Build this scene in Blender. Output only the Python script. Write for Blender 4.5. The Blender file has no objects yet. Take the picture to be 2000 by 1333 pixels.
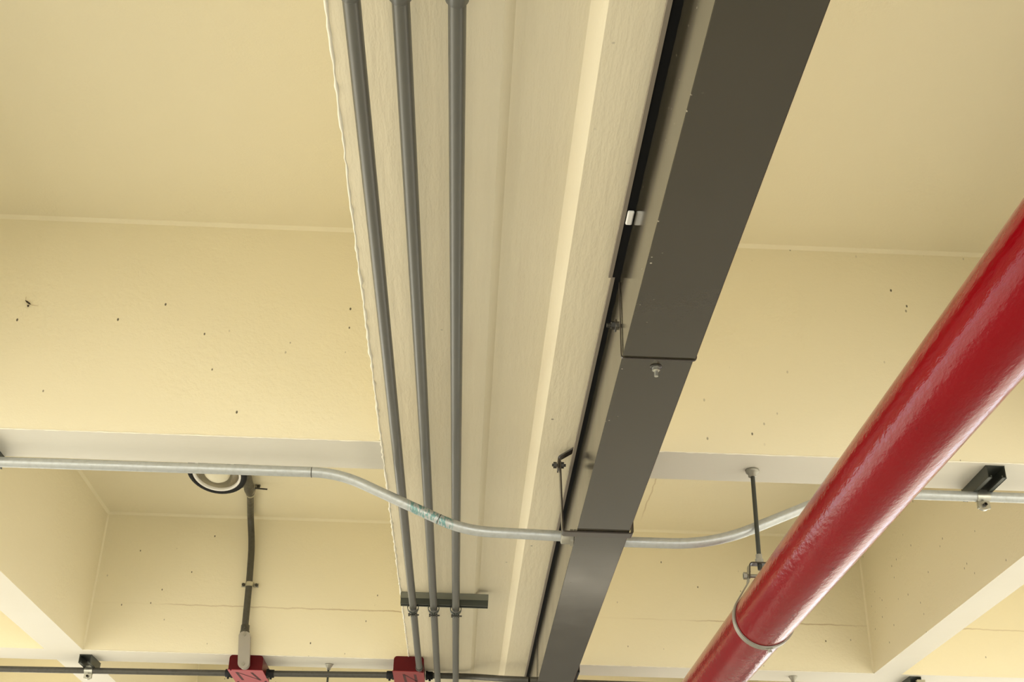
import bpy, math, random
from mathutils import Vector, Matrix
random.seed(7)
sc = bpy.context.scene
C = sc.collection
CAMZ = 1.6                       # camera height above the floor; heights below are given from the camera

# ------------------------------------------------------------------ camera, world, sun, exposure
cam = bpy.data.cameras.new('camera')
cam.lens = 43.2; cam.sensor_width = 36.0; cam.sensor_fit = 'HORIZONTAL'
cam.clip_start = 0.02; cam.clip_end = 300
camo = bpy.data.objects.new('camera', cam); C.objects.link(camo)
Rr = Vector((0.99892484, -0.04205401, 0.01950966))
Uu = Vector((-0.03717359, -0.47516092, 0.87911332))
Ww = Vector((0.02770002, 0.87889337, 0.47621335))
camo.matrix_world = Matrix(((Rr.x, Uu.x, -Ww.x, 0), (Rr.y, Uu.y, -Ww.y, 0), (Rr.z, Uu.z, -Ww.z, CAMZ), (0, 0, 0, 1)))
sc.camera = camo

w = bpy.data.worlds.new('sky'); sc.world = w; w.use_nodes = True
bg = w.node_tree.nodes['Background']
bg.inputs['Color'].default_value = (0.90, 0.96, 1.0, 1)
bg.inputs['Strength'].default_value = 1.5

sun = bpy.data.lights.new('sun', 'SUN'); sun.energy = 3.6; sun.angle = math.radians(0.6); sun.color = (1.0, 0.95, 0.86)
suno = bpy.data.objects.new('sun', sun); C.objects.link(suno)
el, azm = math.radians(87), math.radians(172)
sd = Vector((math.cos(el) * math.cos(azm), math.cos(el) * math.sin(azm), math.sin(el)))   # towards the sun, almost overhead
suno.rotation_euler = (-sd).to_track_quat('-Z', 'Y').to_euler()
suno.location = (20, 0, 30)

sc.view_settings.view_transform = 'Standard'
sc.view_settings.look = 'None'
sc.view_settings.gamma = 1.0
sc.view_settings.use_curve_mapping = False
sc.view_settings.exposure = 1.14

# ------------------------------------------------------------------ materials
def lin(c):
    return tuple(((v / 255) / 12.92 if v / 255 <= 0.04045 else ((v / 255 + 0.055) / 1.055) ** 2.4) for v in c) + (1,)

class Mat:
    def __init__(s, name, col, rough=0.6, metal=0.0, spec=0.5, coat=0.0):
        s.m = bpy.data.materials.new(name); s.m.use_nodes = True
        s.t = s.m.node_tree; s.b = s.t.nodes['Principled BSDF']
        s.b.inputs['Base Color'].default_value = col
        s.b.inputs['Roughness'].default_value = rough
        s.b.inputs['Metallic'].default_value = metal
        s.b.inputs['Specular IOR Level'].default_value = spec
        s.b.inputs['Coat Weight'].default_value = coat
        s.b.inputs['Coat Roughness'].default_value = 0.15
        s.col = None; s.h = None
        s.pos = s.n('ShaderNodeNewGeometry').outputs['Position']
    def n(s, k, **kw):
        x = s.t.nodes.new(k)
        for a, v in kw.items(): setattr(x, a, v)
        return x
    def L(s, a, b): s.t.links.new(a, b)
    def mapped(s, scale=(1, 1, 1), loc=(0, 0, 0)):
        m = s.n('ShaderNodeMapping'); m.inputs['Scale'].default_value = scale; m.inputs['Location'].default_value = loc
        s.L(s.pos, m.inputs['Vector']); return m.outputs['Vector']
    def noise(s, scale, detail=4, vec=None, rough=0.55):
        x = s.n('ShaderNodeTexNoise'); x.inputs['Scale'].default_value = scale
        x.inputs['Detail'].default_value = detail; x.inputs['Roughness'].default_value = rough
        s.L(vec if vec else s.pos, x.inputs['Vector']); return x.outputs['Fac']
    def ramp(s, fac, a, b, ca=0.0, cb=1.0):
        x = s.n('ShaderNodeMapRange'); x.clamp = True
        x.inputs['From Min'].default_value = a; x.inputs['From Max'].default_value = b
        x.inputs['To Min'].default_value = ca; x.inputs['To Max'].default_value = cb
        s.L(fac, x.inputs['Value']); return x.outputs['Result']
    def math(s, op, a, b=None):
        x = s.n('ShaderNodeMath', operation=op)
        for i, v in enumerate((a, b)):
            if v is None: continue
            if isinstance(v, (int, float)): x.inputs[i].default_value = v
            else: s.L(v, x.inputs[i])
        return x.outputs[0]
    def mix(s, fac, col):
        x = s.n('ShaderNodeMix', data_type='RGBA')
        ins = [i for i in x.inputs if i.type == 'RGBA']
        if s.col: s.L(s.col, ins[0])
        else: ins[0].default_value = s.b.inputs['Base Color'].default_value
        ins[1].default_value = col
        s.L(fac, x.inputs[0])
        s.col = [o for o in x.outputs if o.type == 'RGBA'][0]
        s.L(s.col, s.b.inputs['Base Color']); return s
    def bump(s, h, strength=0.3, dist=0.01):
        x = s.n('ShaderNodeBump'); x.inputs['Strength'].default_value = strength; x.inputs['Distance'].default_value = dist
        s.L(h, x.inputs['Height'])
        if s.h: s.L(s.h, x.inputs['Normal'])
        s.h = x.outputs['Normal']; s.L(s.h, s.b.inputs['Normal']); return s
    def rough(s, fac, a, b):
        s.L(s.ramp(fac, 0.3, 0.7, a, b), s.b.inputs['Roughness']); return s
    def specks(s, scale=22, size=0.085, keep=0.62, col=(0.05, 0.035, 0.015, 1)):
        v = s.n('ShaderNodeTexVoronoi'); v.inputs['Scale'].default_value = scale
        s.L(s.mapped((1, 1, 0.6)), v.inputs['Vector'])
        near = s.ramp(v.outputs['Distance'], size * 0.6, size, 1, 0)
        sp = s.n('ShaderNodeSeparateColor'); s.L(v.outputs['Color'], sp.inputs['Color'])
        k = s.ramp(sp.outputs['Red'], keep, keep + 0.25, 0, 0.9)
        s.mix(s.math('MULTIPLY', near, k), col); return s

M = {}
def yellow_paint(name, cracks=False, near_specks=True):
    a = Mat(name, (0.84, 0.765, 0.555, 1), 0.5, spec=0.3)
    a.mix(a.ramp(a.noise(1.1, 3), 0.35, 0.7), (0.825, 0.75, 0.535, 1))
    if near_specks: a.specks()
    a.bump(a.noise(160, 2), 0.10, 0.003)
    a.bump(a.noise(9, 5, a.mapped((1, 1, 1.6)), 0.7), 0.16, 0.012)
    lump = a.math('MULTIPLY', a.noise(55, 3), a.ramp(a.noise(2.2, 2), 0.52, 0.62))
    a.bump(lump, 0.35, 0.008)
    return a
M['yellow'] = yellow_paint('cream_yellow_paint').m
a = yellow_paint('cream_yellow_ceiling_paint', near_specks=False)
sep = a.n('ShaderNodeSeparateXYZ'); a.L(a.pos, sep.inputs[0])      # a hairline crack in the coffer right of the tray
dx = a.math('ABSOLUTE', a.math('SUBTRACT', a.math('ADD', sep.outputs['X'], a.math('MULTIPLY', a.noise(9, 3), 0.02)), 0.880))
a.mix(a.math('MULTIPLY', a.ramp(dx, 0.001, 0.005, 0.5, 0), a.math('MULTIPLY', a.ramp(sep.outputs['Y'], 5.2, 5.3), a.ramp(sep.outputs['Y'], 5.8, 6.0, 1, 0))), (0.45, 0.33, 0.16, 1))
M['yellow_ceiling'] = a.m
# the rib face that shows a horizontal board joint partway up
a = yellow_paint('cream_yellow_paint_board_joint')
sep = a.n('ShaderNodeSeparateXYZ'); a.L(a.pos, sep.inputs[0])
wob = a.math('MULTIPLY', a.math('SUBTRACT', a.noise(14, 4), 0.5), 0.018)
dz = a.math('ABSOLUTE', a.math('SUBTRACT', a.math('ADD', sep.outputs['Z'], wob), CAMZ + 1.741))
line = a.ramp(dz, 0.001, 0.005, 1, 0)
a.mix(a.math('MULTIPLY', line, a.ramp(a.noise(1.3, 2), 0.42, 0.60, 0.05, 0.6)), (0.40, 0.27, 0.12, 1))
M['yellow_joint'] = a.m
def white_paint(name, base=(0.89, 0.80, 0.58, 1), rough=0.55):
    a = Mat(name, base, rough, spec=0.3)
    a.mix(a.ramp(a.noise(1.4, 4), 0.4, 0.75), (base[0] * .96, base[1] * .945, base[2] * .92, 1))
    return a
a = white_paint('off_white_beam_paint')
a.specks(13, 0.07, 0.72)
a.mix(a.ramp(a.noise(26, 5, a.mapped((1, 0.06, 1))), 0.55, 0.8, 0, 0.3), (0.74, 0.63, 0.43, 1))
a.bump(a.noise(60, 4, a.mapped((1, 0.10, 1))), 0.30, 0.006)
a.bump(a.noise(30, 4, a.mapped((1, 0.35, 1)), 0.7), 0.22, 0.008)
M['white_beam'] = a.m
a = white_paint('off_white_rib_paint', (0.72, 0.685, 0.58, 1))
a.bump(a.noise(40, 4, a.mapped((0.3, 1, 1))), 0.18, 0.006)
M['white_rib'] = a.m
a = white_paint('paint_edge_bead', (0.90, 0.85, 0.70, 1)); M['bead'] = a.m
def galv(name, base, rough, metal, streak):
    a = Mat(name, base, rough, metal)
    a.mix(a.ramp(a.noise(70, 4), 0.45, 0.75, 0, 0.8), streak)
    a.rough(a.noise(35, 3), rough - 0.08, rough + 0.14)
    a.bump(a.noise(140, 2), 0.08, 0.002)
    return a
a = Mat('grey_steel_conduit', (0.118, 0.116, 0.097, 1), 0.33, 0.25)
a.mix(a.ramp(a.noise(18, 3, a.mapped((1, 0.15, 1))), 0.45, 0.75, 0, 0.6), (0.104, 0.100, 0.082, 1)); M['conduit'] = a.m
M['dark_conduit'] = galv('dark_grey_steel_conduit', (0.075, 0.070, 0.055, 1), 0.42, 0.2, (0.055, 0.050, 0.040, 1)).m
a = galv('bright_galvanised_conduit', (0.52, 0.535, 0.515, 1), 0.40, 0.6, (0.44, 0.45, 0.42, 1))
M['silver_plain'] = a.m
a = galv('bright_galvanised_conduit_printed', (0.52, 0.535, 0.515, 1), 0.40, 0.6, (0.44, 0.45, 0.42, 1))
sep = a.n('ShaderNodeSeparateXYZ'); a.L(a.pos, sep.inputs[0])
band = a.math('MULTIPLY', a.ramp(sep.outputs['X'], -0.20, -0.185), a.ramp(sep.outputs['X'], -0.065, -0.05, 1, 0))
ink = a.math('MULTIPLY', band, a.ramp(a.noise(1, 2, a.mapped((170, 30, 60))), 0.50, 0.56))
a.mix(a.math('MULTIPLY', ink, 0.75), (0.10, 0.30, 0.28, 1))      # worn teal maker's print, no longer readable
M['silver'] = a.m
a = Mat('grey_painted_tray_steel', (0.046, 0.039, 0.024, 1), 0.11, 0.0, 0.55)
a.mix(a.ramp(a.noise(3, 4), 0.4, 0.7), (0.042, 0.036, 0.022, 1))
a.bump(a.noise(300, 2), 0.04, 0.001)
a.rough(a.noise(6, 3), 0.09, 0.14)
v = a.n('ShaderNodeTexVoronoi'); v.inputs['Scale'].default_value = 34; a.L(a.pos, v.inputs['Vector'])
sx_ = a.n('ShaderNodeSeparateXYZ'); a.L(a.pos, sx_.inputs[0])
spc = a.n('ShaderNodeSeparateColor'); a.L(v.outputs['Color'], spc.inputs['Color'])
a.mix(a.math('MULTIPLY', a.ramp(v.outputs['Distance'], 0.05, 0.09, 1, 0), a.math('MULTIPLY', a.ramp(spc.outputs['Red'], 0.25, 0.7, 0, 0.8), a.ramp(sx_.outputs['X'], 0.330, 0.350, 1, 0.0))), (0.50, 0.44, 0.33, 1))
M['tray'] = a.m
M['tray_lip'] = Mat('grey_brown_cover_lip', (0.25, 0.21, 0.16, 1), 0.5).m
M['black'] = Mat('black_cover_shade', (0.004, 0.004, 0.004, 1), 0.7, spec=0.15).m  # near-black colour paints in the shade under the overhanging tray cover
M['black_paint'] = Mat('black_enamel', (0.008, 0.008, 0.008, 1), 0.55, spec=0.25).m
a = Mat('dark_bronze_hanger_steel', (0.050, 0.040, 0.031, 1), 0.22); a.bump(a.noise(120, 3), 0.1, 0.002); M['strap'] = a.m
a = Mat('dark_green_grey_strut', (0.060, 0.065, 0.052, 1), 0.45, 0.4); a.bump(a.noise(90, 3), 0.1, 0.002); M['strut'] = a.m
a = Mat('olive_grey_strut', (0.19, 0.19, 0.145, 1), 0.45, 0.4); a.bump(a.noise(90, 3), 0.1, 0.002); M['strut_olive'] = a.m
a = Mat('zinc_clamp', (0.55, 0.54, 0.46, 1), 0.30, 0.85); a.bump(a.noise(60, 3), 0.15, 0.003); M['zinc'] = a.m
a = Mat('dull_zinc', (0.33, 0.31, 0.25, 1), 0.45, 0.6); a.bump(a.noise(150, 3), 0.12, 0.002); M['dull_zinc'] = a.m
a = Mat('cast_aluminium', (0.36, 0.33, 0.28, 1), 0.5, 0.35); a.bump(a.noise(220, 3), 0.15, 0.002); M['cast'] = a.m
M['steel_dark'] = Mat('dark_bolt_steel', (0.06, 0.055, 0.045, 1), 0.4, 0.6).m
M['rod'] = Mat('painted_black_green_rod', (0.045, 0.047, 0.036, 1), 0.45, 0.2).m
# red pipe
a = Mat('glossy_red_pipe_paint', (0.235, 0.0004, 0.004, 1), 0.12, spec=0.14)
a.b.inputs['Coat Roughness'].default_value = 0.12
a.mix(a.ramp(a.noise(3, 4), 0.45, 0.7, 0, 0.6), (0.185, 0.0003, 0.003, 1))
a.rough(a.noise(30, 3, a.mapped((1, 0.25, 1))), 0.09, 0.16)
a.bump(a.noise(32, 5, a.mapped((1, 0.45, 1)), 0.65), 0.13, 0.008)
a.bump(a.noise(95, 3, a.mapped((1, 0.35, 1))), 0.24, 0.004)
v = a.n('ShaderNodeTexVoronoi'); v.inputs['Scale'].default_value = 24; a.L(a.mapped((1, 0.45, 1)), v.inputs['Vector'])
spc = a.n('ShaderNodeSeparateColor'); a.L(v.outputs['Color'], spc.inputs['Color'])
a.mix(a.math('MULTIPLY', a.ramp(v.outputs['Distance'], 0.05, 0.09, 1, 0), a.ramp(spc.outputs['Red'], 0.6, 0.8, 0, 0.8)), (0.10, 0.003, 0.006, 1))
M['red_pipe'] = a.m
a = Mat('red_box_enamel', (0.085, 0.0008, 0.002, 1), 0.4, spec=0.2); a.bump(a.noise(80, 3), 0.06, 0.002); M['red_box'] = a.m
a = Mat('faded_red_cover', (0.46, 0.085, 0.10, 1), 0.32); a.bump(a.noise(40, 3), 0.08, 0.003); M['red_cover_faded'] = a.m
a = Mat('red_cover', (0.26, 0.008, 0.010, 1), 0.36); a.bump(a.noise(40, 3), 0.08, 0.003); M['red_cover'] = a.m
M['marker'] = Mat('brown_marker_ink', (0.06, 0.006, 0.006, 1), 0.6).m
M['white_plastic'] = Mat('white_plastic', (0.95, 0.93, 0.87, 1), 0.4).m
a = Mat('lamp_glass_bulb', (0.85, 0.80, 0.62, 1), 0.3); M['bulb'] = a.m
a = Mat('lamp_reflector', (0.55, 0.52, 0.45, 1), 0.22, 0.9); a.bump(a.noise(25, 2), 0.2, 0.01); M['reflector'] = a.m
M['lamp_ring'] = Mat('white_lamp_ring', (0.90, 0.88, 0.84, 1), 0.35).m
M['insect'] = Mat('dried_insect', (0.03, 0.018, 0.006, 1), 0.6).m
M['web'] = Mat('dusty_web', (0.50, 0.38, 0.20, 1), 0.9).m
a = Mat('worn_concrete_floor', (0.54, 0.50, 0.42, 1), 0.75); a.mix(a.ramp(a.noise(0.8, 5), 0.4, 0.7), (0.49, 0.45, 0.375, 1)); a.bump(a.noise(60, 4), 0.1, 0.003); M['floor'] = a.m
a = Mat('pale_paving', (0.52, 0.48, 0.40, 1), 0.8); a.mix(a.ramp(a.noise(0.6, 5), 0.4, 0.7), (0.46, 0.42, 0.35, 1)); M['paving'] = a.m
M['wall'] = Mat('dim_grey_wall', (0.16, 0.15, 0.13, 1), 0.8).m
M['concrete'] = Mat('grey_slab_edge', (0.40, 0.38, 0.34, 1), 0.8).m

# ------------------------------------------------------------------ mesh builder
class MB:
    def __init__(s): s.v = []; s.f = []; s.mi = []; s.sm = []
    def quad(s, pts, mi=0, sm=False):
        b = len(s.v); s.v += [Vector(p) for p in pts]; s.f.append(tuple(range(b, b + len(pts)))); s.mi.append(mi); s.sm.append(sm); return s
    def box(s, x0, x1, y0, y1, z0, z1, mi=0, skip='', bottom=None):
        P = [(x0, y0, z0), (x1, y0, z0), (x1, y1, z0), (x0, y1, z0), (x0, y0, z1), (x1, y0, z1), (x1, y1, z1), (x0, y1, z1)]
        F = {'b': (3, 2, 1, 0), 't': (4, 5, 6, 7), 'n': (0, 1, 5, 4), 'f': (2, 3, 7, 6), 'l': (3, 0, 4, 7), 'r': (1, 2, 6, 5)}
        b = len(s.v); s.v += [Vector(p) for p in P]
        for k, f in F.items():
            if k in skip: continue
            s.f.append(tuple(b + i for i in f)); s.mi.append(bottom if (k == 'b' and bottom is not None) else mi); s.sm.append(False)
        return s
    def rings(s, R, mi=0, sm=True, closed=False, caps=True):
        n = len(R[0]); b = len(s.v)
        for r in R: s.v += [Vector(p) for p in r]
        m = len(R)
        for i in range(m if closed else m - 1):
            j = (i + 1) % m
            for k in range(n):
                l = (k + 1) % n
                s.f.append((b + i * n + k, b + i * n + l, b + j * n + l, b + j * n + k)); s.mi.append(mi); s.sm.append(sm)
        if caps and not closed:
            s.quad(list(reversed(R[0])), mi); s.quad(R[-1], mi)
        return s
    def tube(s, pts, r, seg=16, mi=0, caps=True):
        pts = [Vector(p) for p in pts]; R = []
        rr = r if isinstance(r, (list, tuple)) else [r] * len(pts)
        t0 = (pts[1] - pts[0]).normalized()
        a = t0.orthogonal().normalized()
        for i, p in enumerate(pts):
            t = ((pts[min(i + 1, len(pts) - 1)] - pts[max(i - 1, 0)])).normalized()
            a = (a - t * a.dot(t)).normalized(); b = t.cross(a)
            R.append([p + (a * math.cos(2 * math.pi * k / seg) + b * math.sin(2 * math.pi * k / seg)) * rr[i] for k in range(seg)])
        return s.rings(R, mi, True, False, caps)
    def cyl(s, p0, p1, r, seg=16, mi=0, r1=None):
        return s.tube([p0, p1], [r, r if r1 is None else r1], seg, mi)
    def hexa(s, p0, p1, r, mi=0):
        p0, p1 = Vector(p0), Vector(p1); t = (p1 - p0).normalized(); a = t.orthogonal().normalized(); b = t.cross(a)
        R = [[p + (a * math.cos(math.pi * k / 3) + b * math.sin(math.pi * k / 3)) * r for k in range(6)] for p in (p0, p1)]
        return s.rings(R, mi, False)
    def lathe(s, c, axis, prof, seg=32, mi=0, caps=False):
        c = Vector(c); t = Vector(axis).normalized(); a = t.orthogonal().normalized(); b = t.cross(a)
        R = [[c + t * h + (a * math.cos(2 * math.pi * k / seg) + b * math.sin(2 * math.pi * k / seg)) * max(r, 1e-5) for k in range(seg)] for r, h in prof]
        return s.rings(R, mi, True, False, caps)
    def strip(s, path, off, mi=0):
        """flat bar: path of points, off = half-width vector, thickness along the local normal"""
        return s
    def bar(s, path, wvec, th, mi=0):
        path = [Vector(p) for p in path]; wv = Vector(wvec); R = []
        for i, p in enumerate(path):
            t = (path[min(i + 1, len(path) - 1)] - path[max(i - 1, 0)]).normalized()
            nn = t.cross(wv).normalized() * th / 2
            R.append([p - wv / 2 - nn, p + wv / 2 - nn, p + wv / 2 + nn, p - wv / 2 + nn])
        return s.rings(R, mi, False)
    def prism_y(s, poly, y0, y1, mi=0, caps=True):
        return s.rings([[(x, y0, z) for x, z in poly], [(x, y1, z) for x, z in poly]], mi, False, False, caps)

def fillet(pts, rad, n=8):
    pts = [Vector(p) for p in pts]; out = [pts[0]]
    for i in range(1, len(pts) - 1):
        r = rad[i - 1] if isinstance(rad, (list, tuple)) else rad
        a = (pts[i - 1] - pts[i]); b = (pts[i + 1] - pts[i])
        d = min(r, a.length * .49, b.length * .49)
        A = pts[i] + a.normalized() * d; B = pts[i] + b.normalized() * d
        for k in range(n + 1):
            t = k / n; out.append((1 - t) ** 2 * A + 2 * t * (1 - t) * pts[i] + t * t * B)
    out.append(pts[-1]); return out

def world_origin(o):
    p = Vector(o.location)
    while o.parent: o = o.parent; p += Vector(o.location)
    return p
def tag(o, label=None, cat=None, group=None, kind=None):
    if label: o['label'] = label
    if cat: o['category'] = cat
    if group: o['group'] = group
    if kind: o['kind'] = kind
    return o
def thing(name, label, cat, loc, group=None):
    o = bpy.data.objects.new(name, None); C.objects.link(o); o.empty_display_size = 0.05
    o.location = (loc[0], loc[1], loc[2] + CAMZ)
    return tag(o, label, cat, group)
def obj(name, mb, mats, parent=None, bevel=0, label=None):
    if not isinstance(mats, (list, tuple)): mats = [mats]
    lo = Vector([min(v[i] for v in mb.v) for i in range(3)]); hi = Vector([max(v[i] for v in mb.v) for i in range(3)])
    org = Vector(((lo.x + hi.x) / 2, (lo.y + hi.y) / 2, lo.z))
    me = bpy.data.meshes.new(name)
    me.from_pydata([v - org for v in mb.v], [], mb.f); 
    for m in mats: me.materials.append(M[m] if isinstance(m, str) else m)
    me.polygons.foreach_set('material_index', mb.mi); me.polygons.foreach_set('use_smooth', mb.sm)
    me.validate(); me.update()
    o = bpy.data.objects.new(name, me); C.objects.link(o)
    wp = org + Vector((0, 0, CAMZ))
    if parent: o.parent = parent; o.location = wp - world_origin(parent)
    else: o.location = wp
    if bevel:
        b = o.modifiers.new('bevel', 'BEVEL'); b.width = bevel; b.segments = 2; b.limit_method = 'ANGLE'; b.angle_limit = math.radians(40)
    if label: o['label'] = label
    return o
def struct(name, mb, mats, label, cat, **k):
    return tag(obj(name, mb, mats, **k), label, cat, None, 'structure')

# ------------------------------------------------------------------ setting
S = 1.5                                   # underside of beam and ribs above the camera
Y_RIB = [3.443 + 2.679 * k for k in range(-3, 4)]     # near faces of the cross ribs
RW = 0.217
YA, YB = Y_RIB[0] - 0.6, Y_RIB[-1] + 1.0
TOP = 2.75
XB0, XB1 = -0.281, 0.545                  # main beam
XL0, XL1 = -2.072, -1.885                 # left long rib
XR0, XR1 = 2.043, 2.182                   # right long rib
XE0, XE1 = -3.86, 3.90                    # open edges of the deck
CEIL = {2: 2.264}                         # coffer ceiling height, by bay
def ceil_h(k): return 2.264 if k <= 2 else 2.216

g = MB(); g.box(XE0 - 0.2, XE1 + 0.2, -14, 24, -CAMZ - 0.2, -CAMZ)
struct('floor', g, 'floor', 'worn grey concrete floor under the deck', 'floor')
for nm, x0, x1, lb in (('left', -60, XE0 - 0.2, 'pale sunlit paving left of the deck'), ('right', XE1 + 0.2, 60, 'pale sunlit paving right of the deck')):
    g = MB(); g.box(x0, x1, -40, 60, -CAMZ - 0.2, -CAMZ)
    struct('paving', g, 'paving', lb, 'paving')

g = MB(); g.box(XE0 - 0.2, XE1 + 0.2, 13.4, 13.6, -CAMZ, TOP)  # unseen wall, added to keep the bright horizon out of tray and pipe reflections
struct('wall_back_blocker', g, 'wall', 'unseen dim wall added to block the bright horizon at the far end', 'wall')

# ceiling slab: the roof of every coffer, with a small painted cove where it meets the ribs
g = MB()
bays = [(Y_RIB[i] + RW, Y_RIB[i + 1]) for i in range(len(Y_RIB) - 1)]
bays = [(YA, Y_RIB[0])] + bays + [(Y_RIB[-1] + RW, YB)]
cols = [(XE0 + 0.19, XL0), (XL1, XB0), (XB1, XR0), (XR1, XE1 - 0.19)]
for k, (y0, y1) in enumerate(bays):
    h = ceil_h(k - 0) if k > 3 else 2.264
    g.box(XE0, XE1, y0 - RW / 2 if k else y0, y1 + RW / 2 if k < len(bays) - 1 else y1, h, TOP)
    c = 0.011
    for x0, x1 in cols:
        g.quad([(x0, y1, h - c), (x1, y1, h - c), (x1, y1 - c, h), (x0, y1 - c, h)])
        g.quad([(x0, y0, h - c), (x0, y0 + c, h), (x1, y0 + c, h), (x1, y0, h - c)])
        g.quad([(x0, y0, h - c), (x0, y1, h - c), (x0 + c, y1, h), (x0 + c, y0, h)])
        g.quad([(x1, y0, h - c), (x1 - c, y0, h), (x1 - c, y1, h), (x1, y1, h - c)])
        for xa, sx in ((x0, 1), (x1, -1)):       # upright corners on the far face
            g.quad([(xa, y1 - c * .7, S + .004), (xa, y1 - c * .7, h), (xa + sx * c * .7, y1, h), (xa + sx * c * .7, y1, S + .004)][::sx])
struct('ceiling', g, 'yellow_ceiling', 'cream yellow coffered concrete ceiling', 'ceiling')

# main beam with a shallow recess along its underside
prof = [(XB0, S), (0.024, S), (0.044, S + 0.020), (0.172, S + 0.020), (0.200, S - 0.003), (XB1, S - 0.003), (XB1, TOP - .3), (XB0, TOP - .3)]
g = MB(); n = 120; R = []
for i in range(n + 1):
    y = YA + (YB - YA) * i / n
    j = random.uniform(-.0022, .0022)
    R.append([(x + (j if q == 0 else 0), y, z) for q, (x, z) in enumerate(prof)])
b = len(g.v)
for r in R: g.v += [Vector(p) for p in r]
P = len(prof)
for i in range(n):
    for k in range(P):
        l = (k + 1) % P
        g.f.append((b + i * P + k, b + i * P + l, b + (i + 1) * P + l, b + (i + 1) * P + k)); g.mi.append(0 if k < 5 else 1); g.sm.append(False)
beam = struct('ceiling_beam', g, ['white_beam', 'yellow'], 'broad off-white concrete beam running away overhead', 'beam')
def bead(name, pts_fn, n, r, parent, amp):
    m = MB(); P = []; rr = []
    for i in range(n + 1):
        p = Vector(pts_fn(i / n)); P.append(p + Vector((random.uniform(-amp, amp), random.uniform(-amp, amp), random.uniform(-amp * .4, amp * .2)))); rr.append(r * random.uniform(.45, 1.35))
    m.tube(P, rr, 6); return obj(name, m, 'bead', parent)
bead('paint_bead', lambda t: (XB0 - .0005, 0.9 + 6.6 * t, S + 0.001), 330, 0.0040, beam, 0.0014)

# long ribs, cross ribs
def rib(name, x0, x1, y0, y1, label, near='yellow'):
    m = MB(); m.box(x0, x1, y0, y1, S, TOP - .3, 1, skip='bn')
    m.quad([(x0, y1, S), (x1, y1, S), (x1, y0, S), (x0, y0, S)], 0)
    m.quad([(x0, y0, S), (x1, y0, S), (x1, y0, TOP - .3), (x0, y0, TOP - .3)], 2)
    return struct(name, m, ['white_rib', 'yellow', near], label, 'rib')
rib('ceiling_rib', XL0, XL1, YA, YB, 'long ceiling rib with pale underside left of the lamp')
rib('ceiling_rib', XR0, XR1, YA, YB, 'long ceiling rib with pale underside right of the red pipe')
rib('ceiling_rib', XE0, XE0 + .19, YA, YB, 'outer edge rib at the left open side')
rib('ceiling_rib', XE1 - .19, XE1, YA, YB, 'outer edge rib at the right open side')
spans = [(XE0 + .19, XL0, 'outer left'), (XL1, XB0, 'left of the beam'), (XB1, XR0, 'right of the beam'), (XR1, XE1 - .19, 'outer right')]
where = ['far behind the camera', 'behind the camera', 'overhead', 'in front, carrying the silver conduit', 'farther off, behind the red boxes', 'far off', 'farthest off']
for i, y in enumerate(Y_RIB):
    for x0, x1, sd_ in spans:
        r_ = rib('ceiling_rib', x0, x1, y, y + RW, 'cross rib %s, %s' % (sd_, where[i]), 'yellow_joint' if i == 4 else 'yellow')
        if i in (3, 4) and sd_ in ('left of the beam', 'right of the beam'):
            bead('paint_bead', lambda t: (x0 + (x1 - x0) * t, y - .0005, S + 0.001), 110, 0.0022, r_, 0.0012)

# ------------------------------------------------------------------ small reusable shapes
def strut_profile(m, c, length, axis, depth=0.041, width=0.041, th=0.0028, lip=0.009):
    """C-channel hung from the soffit, open downwards. c = (x, y) centre, top at S. axis 'x' or 'y'."""
    w2 = width / 2; z1 = S - 0.0005; z0 = S - depth
    pr = [(-w2, z1), (-w2, z0), (-w2 + lip, z0), (-w2 + lip, z0 + 0.007), (-w2 + lip - th, z0 + 0.007), (-w2 + lip - th, z0 + th), (-w2 + th, z0 + th), (-w2 + th, z1 - th),
          (w2 - th, z1 - th), (w2 - th, z0 + th), (w2 - lip + th, z0 + th), (w2 - lip + th, z0 + 0.007), (w2 - lip, z0 + 0.007), (w2 - lip, z0), (w2, z0), (w2, z1)]
    R = []
    for e in (-length / 2, length / 2):
        R.append([((c[0] + u, c[1] + e, z) if axis == 'y' else (c[0] + e, c[1] - u, z)) for u, z in pr])
    b = len(m.v)
    N = len(pr)
    for r in R: m.v += [Vector(p) for p in r]
    for k in range(N):
        l = (k + 1) % N
        m.f.append((b + k, b + l, b + N + l, b + N + k)); m.mi.append(0); m.sm.append(False)
    # end faces, piecewise
    for base, flip in ((b, False), (b + N, True)):
        for q in ((0, 1, 6, 7), (0, 7, 8, 15), (15, 8, 9, 14), (1, 2, 5, 6), (2, 3, 4, 5), (14, 9, 10, 13), (13, 10, 11, 12)):
            f = tuple(base + t for t in q); m.f.append(f[::-1] if flip else f); m.mi.append(0); m.sm.append(False)
    return m

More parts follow.
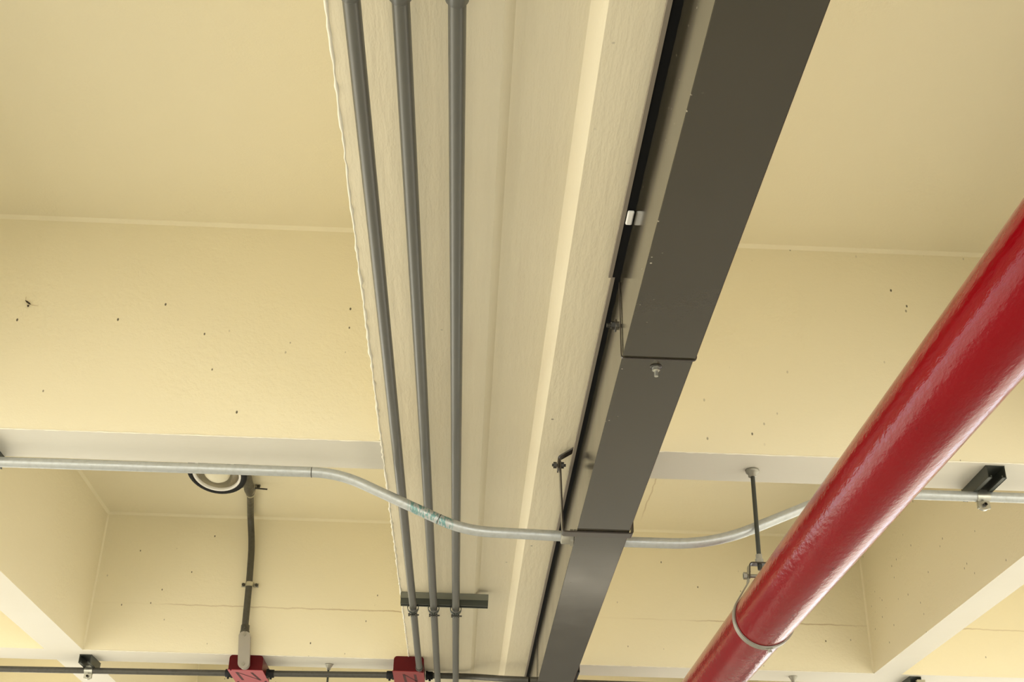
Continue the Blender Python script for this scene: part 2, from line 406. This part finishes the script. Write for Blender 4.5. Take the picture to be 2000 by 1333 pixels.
def clamp(parent, p, r, axis, mat, arm_top, hw=0.0125, lug=0.017):
    """two-piece strut clamp round a conduit at p running along axis; closing bolt below it"""
    p = Vector(p); m = MB()
    ax = Vector((1, 0, 0)) if axis == 'x' else Vector((0, 1, 0)); side = Vector((0, 1, 0)) if axis == 'x' else Vector((1, 0, 0)); up = Vector((0, 0, 1))
    n = 18; th = 0.0028
    for sgn in (1, -1):
        R = []
        path = [(side * sgn * 0.008 + up * (arm_top - p.z))]
        for k in range(n + 1):
            a = math.radians(60 - 145 * k / n)
            path.append((side * sgn * math.cos(a) + up * math.sin(a)) * (r + th / 2))
        path.append(side * sgn * 0.004 - up * (r + lug))
        m.bar([p + q for q in path], ax * hw * 2, th)
    if axis == 'x':
        e = p - up * (r + lug * .45); m.cyl(e - side * .007, e + side * .007, .019, 20)
    c = obj('clamp', m, mat, parent)
    b = MB(); q = p - up * (r + lug * .6)
    b.cyl(q - side * 0.018, q + side * 0.026, 0.0032, 8); b.hexa(q - side * 0.018, q - side * 0.011, 0.0065); b.hexa(q + side * 0.010, q + side * 0.015, 0.0065)
    obj('bolt', b, 'steel_dark', c)
    return c

# ------------------------------------------------------------------ the three conduits along the beam
CZ = 1.4425; CR = 0.0153
which = ['leftmost of the three grey conduits under the beam, ending in a red box', 'middle of the three grey conduits under the beam', 'rightmost of the three grey conduits under the beam, nearest the recess']
for i, (x0, x1, ye) in enumerate(((-0.2275, -0.2262, 6.07), (-0.1468, -0.1395, 11.0), (-0.0545, -0.0484, 11.0))):
    t = thing('conduit', which[i], 'conduit', (x0, 1.5, CZ), 'conduits along the beam')
    xe = x0 + (x1 - x0) * (ye - 1.5) / 4.8
    m = MB(); k = 12
    m.tube([(x0 + (xe - x0) * q / k, 1.49 + (ye - 1.49) * q / k, CZ) for q in range(k + 1)], CR, 24); obj('pipe', m, 'conduit', t)
    m = MB(); m.tube([(x0, 1.38, CZ), (x0, 1.385, CZ), (x0, 1.499, CZ), (x0, 1.504, CZ)], [CR + .001, CR + .0045, CR + .0045, CR + .001], 24)
    m.hexa((x0 + CR, 1.485, CZ), (x0 + CR + .009, 1.485, CZ), 0.005); obj('coupling', m, 'conduit', t)
    m = MB(); m.tube([(x0 - .001, -2.0, CZ), (x0, 1.41, CZ)], CR, 20); obj('pipe', m, 'conduit', t)
    if i == 0:
        m = MB(); m.tube([(xe, ye - .05, CZ), (xe, ye - .01, CZ)], CR + .003, 20); m.hexa((xe, ye - .016, CZ), (xe, ye - .006, CZ), CR + .006); obj('connector', m, 'dark_conduit', t)

# strut rail carrying them
RY = 5.00
t = thing('strut_rail', 'olive grey strut rail under the beam, clamping three conduits', 'strut rail', (-0.085, RY, S))
m = MB(); m.box(-0.280, 0.083, RY - .0215, RY + .0215, S - .026, S - .0005); m.box(-0.280, 0.083, RY - .0225, RY - .0215, S - .027, S - .023); obj('channel', m, 'strut_olive', t, bevel=0.001)
m = MB()
for y0_, y1_ in ((-.0180, -.0155), (.0155, .0180)): m.box(-0.279, 0.082, RY + y0_, RY + y1_, S - .047, S - .026)
m.box(-0.279, 0.082, RY - .018, RY - .008, S - .050, S - .047); m.box(-0.279, 0.082, RY + .008, RY + .018, S - .050, S - .047); obj('lower_channel', m, 'strut', t, label='darker slotted lower channel')
for (x0, x1) in ((-0.2275, -0.2262), (-0.1468, -0.1395), (-0.0545, -0.0484)):
    clamp(t, (x0 + (x1 - x0) * (RY - 1.5) / 4.8, RY - .004, CZ - .004), CR + .0055, 'y', 'strut', S - 0.036, 0.0125, 0.015)

# ------------------------------------------------------------------ silver conduit across the ribs
SY = 3.572; SYR = 3.588; SR = 0.0162
def silver(name, pts, rad, label, conn_x, sgn, mat, connector=True):
    t = thing(name, label, 'conduit', pts[0], 'silver conduit joined at the cable tray')
    m = MB(); m.tube(fillet(pts, rad, 10), SR, 24); obj('pipe', m, mat, t)
    if not connector: return t
    m = MB(); z = 1.261
    m.tube([(conn_x + sgn * .040, SY, z), (conn_x + sgn * .038, SY, z), (conn_x + sgn * .012, SY, z)], [SR + .001, SR + .0045, SR + .0045], 24)
    m.hexa((conn_x + sgn * .012, SY, z), (conn_x + sgn * .002, SY, z), SR + .009)
    obj('connector', m, 'dull_zinc', t)
    return t
t = silver('conduit', [(-3.3, SY, 1.4415), (-0.418, SY, 1.4465), (-0.022, SY, 1.2720), (0.3125, SY, 1.264)], [.085, .085], 'silver conduit crossing from the left and dropping to the cable tray', 0.3145, -1, 'silver')
for x, z, d in ((-0.500, 1.4458, (1, 0, .007)), (-0.098, 1.3055, (1, 0, -.44))):
    m = MB(); d = Vector(d).normalized(); p = Vector((x, SY, z)); m.tube([p - d * .0012, p + d * .0012], SR + .0004, 24)
    obj('joint_line', m, 'steel_dark', t)
silver('conduit', [(3.3, SYR, 1.448), (1.165, SYR, 1.446), (0.745, SYR, 1.2585), (0.4702, SYR, 1.2585)], [.13, .14], 'silver conduit rising right of the tray and passing behind the red pipe', 0.472, 1, 'silver_plain', False)

def strut_block(x, y, length, label, cz, cr, mat='strut', cy=None):
    t = thing('strut_block', label, 'strut block', (x, y, S), 'strut blocks under the ribs')
    m = strut_profile(MB(), (x, y), length, 'y', depth=0.041, width=0.058, lip=0.013); obj('channel', m, mat, t, bevel=0.0012)
    clamp(t, (x, cy if cy else SY, cz), cr, 'x', 'zinc', S - 0.033, 0.020, 0.024)
    return t
strut_block(1.6115, 3.563, 0.205, 'dark strut block with clamp right of the red pipe, under the nearer rib', 1.4465, SR, cy=SYR)
strut_block(-1.514, 3.563, 0.205, 'dark strut block cut off by the left edge of the photo', 1.4424, SR)

# ------------------------------------------------------------------ cable tray
TX0, TX1, TZ0, TZ1 = 0.3135, 0.4735, 1.2415, 1.442
def tray_section(y0, y1, lip_x, label, narrow=0.0):
    t = thing('cable_tray', label, 'cable tray', ((TX0 + TX1) / 2, y0, TZ0), 'cable tray sections')
    a, b, th = TX0, TX1 - narrow, 0.003
    pr = [(a, TZ1), (a, TZ0), (b, TZ0), (b, TZ1), (b - th, TZ1), (b - th, TZ0 + th), (a + th, TZ0 + th), (a + th, TZ1)]
    m = MB(); R = [[(x, y, z) for x, z in pr] for y in (y0, y1)]; m.rings(R, 0, False, False, False)
    for y in (y0, y1):
        for q in ((0, 1, 6, 7), (1, 2, 5, 6), (2, 3, 4, 5)): m.quad([(pr[k][0], y, pr[k][1]) for k in q])
    obj('trough', m, 'tray', t, bevel=0.0015)
    return t
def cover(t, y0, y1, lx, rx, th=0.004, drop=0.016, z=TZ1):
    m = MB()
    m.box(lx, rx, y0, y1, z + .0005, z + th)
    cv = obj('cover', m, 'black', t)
    for xa in (lx - .0085, rx): m = MB(); m.box(xa, xa + .0085, y0, y1, z - .001, z + th + .006); obj('cover_edge', m, 'tray_lip', cv)
Y1, Y2 = 2.347, 5.385
t = tray_section(-2.0, Y1, 0, 'nearest grey cable tray section, with the overhanging cover')
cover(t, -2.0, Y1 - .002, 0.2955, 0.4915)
m = MB(); m.box(0.2975, 0.3115, 2.078, 2.126, TZ1 - .006, TZ1 + .0002); obj('clip', m, 'white_plastic', t, bevel=0.003, label='small white plastic clip')
t = tray_section(Y1 + .003, Y2, 0, 'middle grey cable tray section, held by the bent strap hanger', 0.004)
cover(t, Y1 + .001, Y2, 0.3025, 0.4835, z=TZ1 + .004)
# bolts of the joint
m = MB(); p = Vector((0.3925, 2.385, TZ0)); z = Vector((0, 0, -1))
m.lathe(p, z, [(0.0, .002), (.013, .002), (.013, .0), (.0, .0)], 20); obj('washer', m, 'steel_dark', t)
m = MB(); m.hexa(p + z * .002, p + z * .010, .0088); m.cyl(p + z * .010, p + z * .024, .0045, 12); obj('bolt', m, 'zinc', t)
m = MB(); p = Vector((TX0, 2.447, 1.376)); z = Vector((-1, 0, 0))
m.lathe(p, z, [(.0, .002), (.015, .002), (.015, .0)], 20); m.hexa(p + z * .002, p + z * .010, .010); m.cyl(p + z * .010, p + z * .020, .005, 12); obj('bolt', m, 'steel_dark', t)
# far sections
t = tray_section(Y2 + .003, 8.4, 0, 'farthest grey cable tray section, past the lower conduit')
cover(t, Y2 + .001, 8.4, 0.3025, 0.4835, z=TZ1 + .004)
def splice(y, label, right=0.0):
    t = thing('splice_band', label, 'splice band', ((TX0 + TX1) / 2, y, TZ0), 'dark bands over the tray joints')
    m = MB(); o_ = 0.0022
    m.bar(fillet([(TX0 - o_, y, 1.430), (TX0 - o_, y, TZ0 - o_), (TX1 + o_, y, TZ0 - o_), (TX1 + o_, y, TZ1)], .010, 5), (0, .0045, 0), .0022)
    obj('band', m, 'strap', t)
    if right:
        m = MB(); m.box(TX1 + .001, TX1 + .011, y - .16, y + .03, TZ0 + .012, TZ0 + .06); obj('side_plate', m, 'black_paint', t, bevel=.001)
splice(Y1, 'thin dark band round the nearer joint of the tray')
splice(Y2 + .02, 'thin dark band with side plate at the farther joint of the tray', 1)

# bent strap hanger
HY = 3.470
t = thing('strap_hanger', 'dark bronze U strap hanger bolted beside the tray above the silver conduit', 'hanger', (0.36, HY, TZ0))
m = MB(); m.bar(fillet([(0.2635, HY, 1.470), (0.2725, HY, TZ0 - .004), (0.4795, HY, TZ0 - .004), (0.4795, HY, S - .010)], .008, 5), (0, .038, 0), .0045); obj('strap', m, 'strap', t)
m = MB(); m.bar(fillet([(0.2585, HY, 1.438), (0.2585, HY, 1.476), (0.325, HY - .055, 1.4985), (0.34, HY - .067, 1.4985)], [.008, .006], 5), (0, .038, 0), .0045); obj('top_bracket', m, 'strap', t)
m = MB(); q = Vector((0.26, HY, 1.455)); e = Vector((1, 0, 0)); m.cyl(q - e * .020, q + e * .022, .0045, 12); m.hexa(q - e * .016, q - e * .006, .010); m.hexa(q + e * .006, q + e * .016, .010)
m.lathe(q + e * .0055, e, [(0, 0), (.013, 0), (.013, .002), (0, .002)], 16); obj('bolt', m, 'steel_dark', t)

# ------------------------------------------------------------------ red pipe and its clevis hanger
PX, PZ, PR = 0.877, 1.027, 0.0868
t = thing('sprinkler_main', 'thick glossy red pipe crossing the right side under the deck', 'pipe', (PX, 3.5, PZ - PR))
m = MB(); m.tube([(PX, -2 + 14 * k / 28, PZ) for k in range(29)], PR, 64); obj('pipe', m, 'red_pipe', t)
t = thing('pipe_hanger', 'zinc clevis hanger with dark rod looped under the red pipe', 'hanger', (PX, 3.5594, S))
HYP = 3.5594; rr = PR + .0032
m = MB(); n = 48; path = []
for k in range(n + 1):
    a = math.radians(28 - 236 * k / n); path.append((PX + math.cos(a) * rr, HYP, PZ + math.sin(a) * rr))
path = [(PX + .034, HYP, PZ + PR + .052), (PX + .040, HYP, PZ + PR + .018)] + path + [(PX - .040, HYP, PZ + PR + .018), (PX - .034, HYP, PZ + PR + .052)]
m.bar(path, (0, .027, 0), .0042); obj('clevis', m, 'dull_zinc', t)
m = MB(); m.bar(fillet([(PX - .037, HYP, PZ + PR + .028), (PX - .033, HYP, PZ + PR + .078), (PX + .033, HYP, PZ + PR + .078), (PX + .037, HYP, PZ + PR + .028)], .01, 4), (0, .032, 0), .004); obj('yoke', m, 'strap', t)
m = MB(); z = PZ + PR + .040; m.cyl((PX - .052, HYP, z), (PX + .052, HYP, z), .0055, 12); m.hexa((PX - .052, HYP, z), (PX - .042, HYP, z), .011); m.hexa((PX + .042, HYP, z), (PX + .052, HYP, z), .011); obj('bolt', m, 'dull_zinc', t)
m = MB(); m.cyl((PX, HYP, PZ + PR + .06), (PX, HYP, S - .012), .0068, 14); obj('rod', m, 'rod', t)
m = MB(); m.hexa((PX, HYP, PZ + PR + .081), (PX, HYP, PZ + PR + .094), .0125); m.cyl((PX, HYP, PZ + PR + .094), (PX, HYP, PZ + PR + .108), .0095, 12); obj('nut', m, 'dull_zinc', t)
m = MB(); m.lathe((PX, HYP, S), (0, 0, -1), [(0, .0005), (.021, .0005), (.022, .004), (.020, .011), (.014, .014), (.0135, .024), (.0, .024)], 24); obj('flange', m, 'dull_zinc', t)
m = MB(); c = Vector((PX + .008, HYP - .004, PZ - rr - .003)); 
for k in range(9): 
    d = Vector((random.uniform(-1, 1), random.uniform(-.6, .6), random.uniform(-1, .1))).normalized(); m.tube([c, c + d * random.uniform(.006, .016)], [.0035, .0008], 5)
obj('debris', m, 'dull_zinc', t)

# ------------------------------------------------------------------ lower conduit, junction boxes
LR = 0.0150
def lower(pts, rad, label):
    t = thing('conduit', label, 'conduit', pts[0], 'dark conduit runs along the farther rib')
    m = MB(); m.tube(fillet(pts, rad, 10) if len(pts) > 2 else pts, LR, 20); obj('pipe', m, 'dark_conduit', t)
    return t
def conn(t, p, s, bolt=True):
    p = Vector(p); e = Vector((s, 0, 0)); m = MB()
    m.hexa(p, p + e * .010, LR + .008); m.tube([p + e * .010, p + e * .036, p + e * .038], [LR + .005, LR + .005, LR + .001], 20)
    if bolt: q = p + e * .022 - Vector((0, 0, LR + .003)); m.hexa(q, q - Vector((0, 0, .010)), .006)
    obj('connector', m, 'black_paint', t)
LZ = 1.4435
B1 = (-1.167, -0.996, 6.120, 6.385); B2 = (-0.356, -0.203, 6.048, 6.370); BZ0, BZ1 = 1.4235, 1.4985
t = lower([(-3.4, 6.36, LZ), (-2.3, 6.331, LZ), (B1[0], 6.276, LZ)], [.3], 'dark grey conduit at lower left, ending in the faded red box'); conn(t, (B1[0], 6.276, LZ), -1)
t = lower([(B1[1], 6.262, LZ), (B2[0], 6.213, LZ)], 0, 'dark grey conduit between the two red boxes'); conn(t, (B1[1], 6.262, LZ), 1); conn(t, (B2[0], 6.213, LZ), -1)
t = lower([(B2[1], 6.330, 1.4735), (0.035, 6.322, 1.4735), (0.20, 6.11, 1.4165), (0.3115, 6.085, 1.4095)], [.08, .06], 'dark grey conduit from the plain red box to the tray'); conn(t, (B2[1], 6.330, 1.4735), 1)
t = lower([(0.474, 6.05, 1.395), (0.75, 6.05, 1.394), (3.3, 6.10, 1.402)], [.1], 'dark grey conduit at the bottom edge right of the tray')
def rounded(x0, x1, z0, z1, r, n=5, top_only=True):
    out = []
    for cx, cz, a0 in ((x1 - r, z1 - r, 0), (x0 + r, z1 - r, 90)):
        for k in range(n + 1):
            a = math.radians(a0 + 90 * k / n); out.append((cx + r * math.cos(a), cz + r * math.sin(a)))
    return out + [(x0, z0), (x1, z0)]
def junction_box(B, label, covmat, covlabel, strokes, notch):
    t = thing('junction_box', label, 'junction box', ((B[0] + B[1]) / 2, (B[2] + B[3]) / 2, BZ0), 'red junction boxes on the farther rib')
    m = MB(); po = rounded(B[0] + .003, B[1] - .003, BZ0 + .0035, BZ1, .016)
    m.rings([[(x, y, z) for x, z in po] for y in (B[2] + .002, B[3] - .002)], 0, False)
    obj('box', m, 'red_box', t, bevel=.002)
    m = MB(); x0, x1, y0, y1 = B; nx = .012
    if notch == 'left': poly = [(x0, y0), (x0 + .010, y0), (x0 + .013, y0 + .020), (x0 + .022, y0 + .002), (x1 - .004, y0), (x1, y0 + .006), (x1, y1), (x0, y1)]
    else: poly = [(x0, y0), (x1 - .016, y0), (x1 - .006, y0 + .022), (x1 - .003, y0 + .004), (x1, y0 + .010), (x1, y1), (x0, y1)]
    R = [[(x, y, z) for x, y in poly] for z in (BZ0 + .003, BZ0)]
    m.rings(R, 0, False)
    cv = obj('cover_plate', m, covmat, t, label=covlabel)
    m = MB()
    for a, b, wd in strokes:
        a = Vector((a[0], a[1], BZ0 - .0006)); b = Vector((b[0], b[1], BZ0 - .0006)); d = (b - a).normalized(); nn = Vector((-d.y, d.x, 0)) * wd / 2
        a -= d * wd * .3; b += d * wd * .3
        m.quad([a - nn, a + nn, b + nn, b - nn]); u = Vector((0, 0, .0005))
        m.quad([b - nn + u, b + nn + u, a + nn + u, a - nn + u])
    obj('marker_letter', m, 'marker', cv, label='hand-drawn letter N')
    for sx, sy in ((x1 - .014, 6.345), (x0 + .014, y1 - .014)): m = MB(); m.cyl((sx, sy, BZ0), (sx, sy, BZ0 - .003), .0055, 12); obj('screw', m, 'steel_dark', cv)
    return t
junction_box(B1, 'faded red junction box marked N, at the foot of the lamp conduit', 'red_cover_faded', 'pinkish faded red cover',
             [((-1.129, 6.165), (-1.122, 6.325), .0125), ((-1.123, 6.170), (-1.034, 6.318), .0085), ((-1.055, 6.165), (-1.034, 6.320), .0125)], 'left')
junction_box(B2, 'dark red junction box marked N, where the leftmost beam conduit ends', 'red_cover', 'deep red cover',
             [((-0.303, 6.105), (-0.297, 6.270), .0125), ((-0.300, 6.110), (-0.243, 6.245), .0085), ((-0.248, 6.105), (-0.244, 6.250), .0125)], 'right')
strut_block(-1.893, 6.300, 0.180, 'dark strut block with pale clamp at lower left, on the farther rib', LZ, LR, cy=6.311)
strut_block(2.262, 6.255, 0.200, 'dark strut block at the bottom edge, right of the red pipe', 1.400, LR, cy=6.09)

def rod_hanger(x, y, label):
    t = thing('rod_hanger', label, 'rod hanger', (x, y, S), 'thin hanging rods under the farther rib')
    m = MB(); m.cyl((x, y, S - .02), (x, y, 1.18), .0052, 12); obj('rod', m, 'rod', t)
    m = MB(); m.lathe((x, y, S), (0, 0, -1), [(0, .0003), (.022, .0003), (.0215, .003), (.012, .019), (.0085, .030), (.0, .031)], 20); obj('cup', m, 'dull_zinc', t)
rod_hanger(-0.690, 6.262, 'thin dark rod left of the dark red box, hung from a cup')
rod_hanger(1.660, 6.230, 'thin dark rod at the bottom edge right of the red pipe')

# ------------------------------------------------------------------ lamp with its conduit
LH = 2.216
nrm = Vector((-0.05, -0.37, -0.93)).normalized()       # the way the lamp looks
lc = Vector((-1.163, 5.255, 2.110))                     # centre of the mouth
t = thing('ceiling_lamp', 'round black lamp with white ring on the coffer ceiling at left', 'lamp', (lc.x, lc.y, LH))
R0 = 0.137
m = MB(); m.lathe(lc, nrm, [(.018, -.098), (.070, -.092), (.115, -.060), (R0 - .003, -.016), (R0, -.004), (R0, .004), (R0 - .004, .008), (R0 - .026, .009), (R0 - .028, .004)], 48); obj('housing', m, 'black_paint', t)
m = MB(); m.lathe(lc, nrm, [(R0 - .027, .002), (R0 - .026, .0115), (R0 - .031, .013), (R0 - .036, .010), (R0 - .037, .000)], 48); obj('trim_ring', m, 'lamp_ring', t)
m = MB(); m.lathe(lc, nrm, [(R0 - .036, .002), (R0 - .044, -.022), (R0 - .067, -.050), (.028, -.068), (.001, -.070)], 48); obj('reflector', m, 'reflector', t)
m = MB(); m.lathe(lc, nrm, [(.020, -.070), (.022, -.052), (.050, -.030), (.060, -.010), (.058, .008), (.045, .022), (.024, .029), (.001, .031)], 40); obj('bulb', m, 'bulb', t)
m = MB(); m.box(lc.x - .03, lc.x + .03, lc.y + .01, lc.y + .07, LH - .05, LH - .0005); obj('mounting_block', m, 'black_paint', t, bevel=.004)
# fitting and conduit from the lamp down the rib face to the faded red box
t = thing('lamp_conduit', 'bent dark olive conduit running from the lamp down the rib face', 'conduit', (-1.10, 6.08, 1.6))
FY = 6.088; FR = 0.0165
pts = [(-1.072, 5.46, LH - .030), (-1.092, 5.74, LH - .028), (-1.140, FY - .012, LH - .020), (-1.118, FY, 2.05), (-1.108, FY, 1.86), (-1.101, FY, 1.60)]
m = MB(); m.tube(fillet(pts, [.05, .17, .06, .06], 10), FR, 20); obj('pipe', m, 'dark_conduit', t)
m = MB(); m.tube([(-1.064, 5.35, LH - .030), (-1.083, 5.64, LH - .030), (-1.0865, 5.70, LH - .029)], [.024, .024, .021], 20); obj('fitting', m, 'dark_conduit', t)
m = MB(); m.tube([(-1.0865, 5.70, LH - .029), (-1.088, 5.715, LH - .029)], .0215, 20); obj('fitting_ring', m, 'zinc', t)
def saddle(p, ax, side, out, r, mat):
    p = Vector(p); ax = Vector(ax); side = Vector(side); out = Vector(out); m = MB(); path = [p + side * (r + .026) - out * (r - .002), p + side * (r + .004) - out * (r - .002)]
    for k in range(13): a = math.pi * k / 12; path.append(p + side * math.cos(a) * (r + .0015) + out * math.sin(a) * (r + .0015))
    path += [p - side * (r + .004) - out * (r - .002), p - side * (r + .026) - out * (r - .002)]
    m.bar(path, ax * .022, .0028); o = obj('saddle', m, mat, t)
    for s in (1, -1):
        m = MB(); q = p + side * s * (r + .016) - out * (r - .004); m.hexa(q, q + out * .010, .0085); obj('screw', m, 'steel_dark', o)
saddle((-1.1045, FY, 1.846), (0, 0, 1), (1, 0, 0), (0, -1, 0), FR, 'zinc')
saddle((-1.0845, 5.665, LH - .024), (0, 1, 0), (1, 0, 0), (0, 0, -1), .024, 'dull_zinc')
m = MB(); m.cyl((-1.055, 5.63, LH - .030), (-0.995, 5.640, LH - .030), .0042, 8); obj('spare_bolt', m, 'steel_dark', t)
m = MB(); m.tube([(-1.1005, FY, 1.640), (-1.1005, FY, 1.637), (-1.1, FY, 1.600)], [FR + .001, FR + .0045, FR + .0045], 20); m.hexa((-1.1, FY, 1.606), (-1.1, FY, 1.596), FR + .009)
m.cyl((-1.1, FY - FR, 1.620), (-1.1, FY - FR - .010, 1.620), .005, 10); obj('connector', m, 'dark_conduit', t)

t = thing('outlet_fitting', 'grey cast conduit fitting with oval plate overlapping the faded red box', 'fitting', (-1.088, 6.07, 1.43))
def oval(cx, z0, z1, w2, y, sk):
    out = []
    for k in range(13): a = math.pi * k / 12; out.append((cx[1] + w2 * math.cos(a), y, z1 - w2 * .75 + w2 * .75 * math.sin(a)))
    for k in range(13): a = math.pi + math.pi * k / 12; out.append((cx[0] + w2 * math.cos(a), y, z0 + w2 + w2 * math.sin(a)))
    return out
cx = (-1.083, -1.0945)
m = MB(); m.rings([oval(cx, 1.424, 1.600, .0245, y, 0) for y in (6.114, 6.070)], 0, False); obj('body', m, 'cast', t, bevel=.002)
m = MB(); m.rings([oval(cx, 1.420, 1.602, .0285, y, 0) for y in (6.070, 6.064)], 0, False); pl = obj('cover_plate', m, 'cast', t, bevel=.002)
for x, z in ((cx[0] - .002, 1.440), (cx[1], 1.585)): m = MB(); m.cyl((x, 6.0645, z), (x, 6.0600, z), .0075, 14); obj('screw', m, 'dull_zinc', pl)

# ------------------------------------------------------------------ dried insect on the near rib face
t = thing('insect', 'tiny dark dried insect stuck on the yellow face at far left', 'insect', (-1.432, 3.438, 1.932))
a_ = Vector((-1.442, 3.4385, 1.944)); b_ = Vector((-1.424, 3.4385, 1.931))
m = MB(); m.tube([a_, a_.lerp(b_, .3), a_.lerp(b_, .75), b_], [.0012, .0028, .0030, .0012], 8); m.tube([b_ + Vector((-.006, 0, -.004)), b_ + Vector((-.006, 0, -.009))], [.0035, .002], 8); obj('body', m, 'insect', t)
m = MB(); m.tube([a_ + Vector((.001, 0, 0)), a_ + Vector((-.001, 0, .014))], .0006, 5); obj('leg', m, 'web', t); m = MB(); m.tube([b_, b_ + Vector((.008, 0, -.003)), b_ + Vector((.026, 0, -.005))], [.0006, .0008, .0004], 5); obj('leg', m, 'web', t)
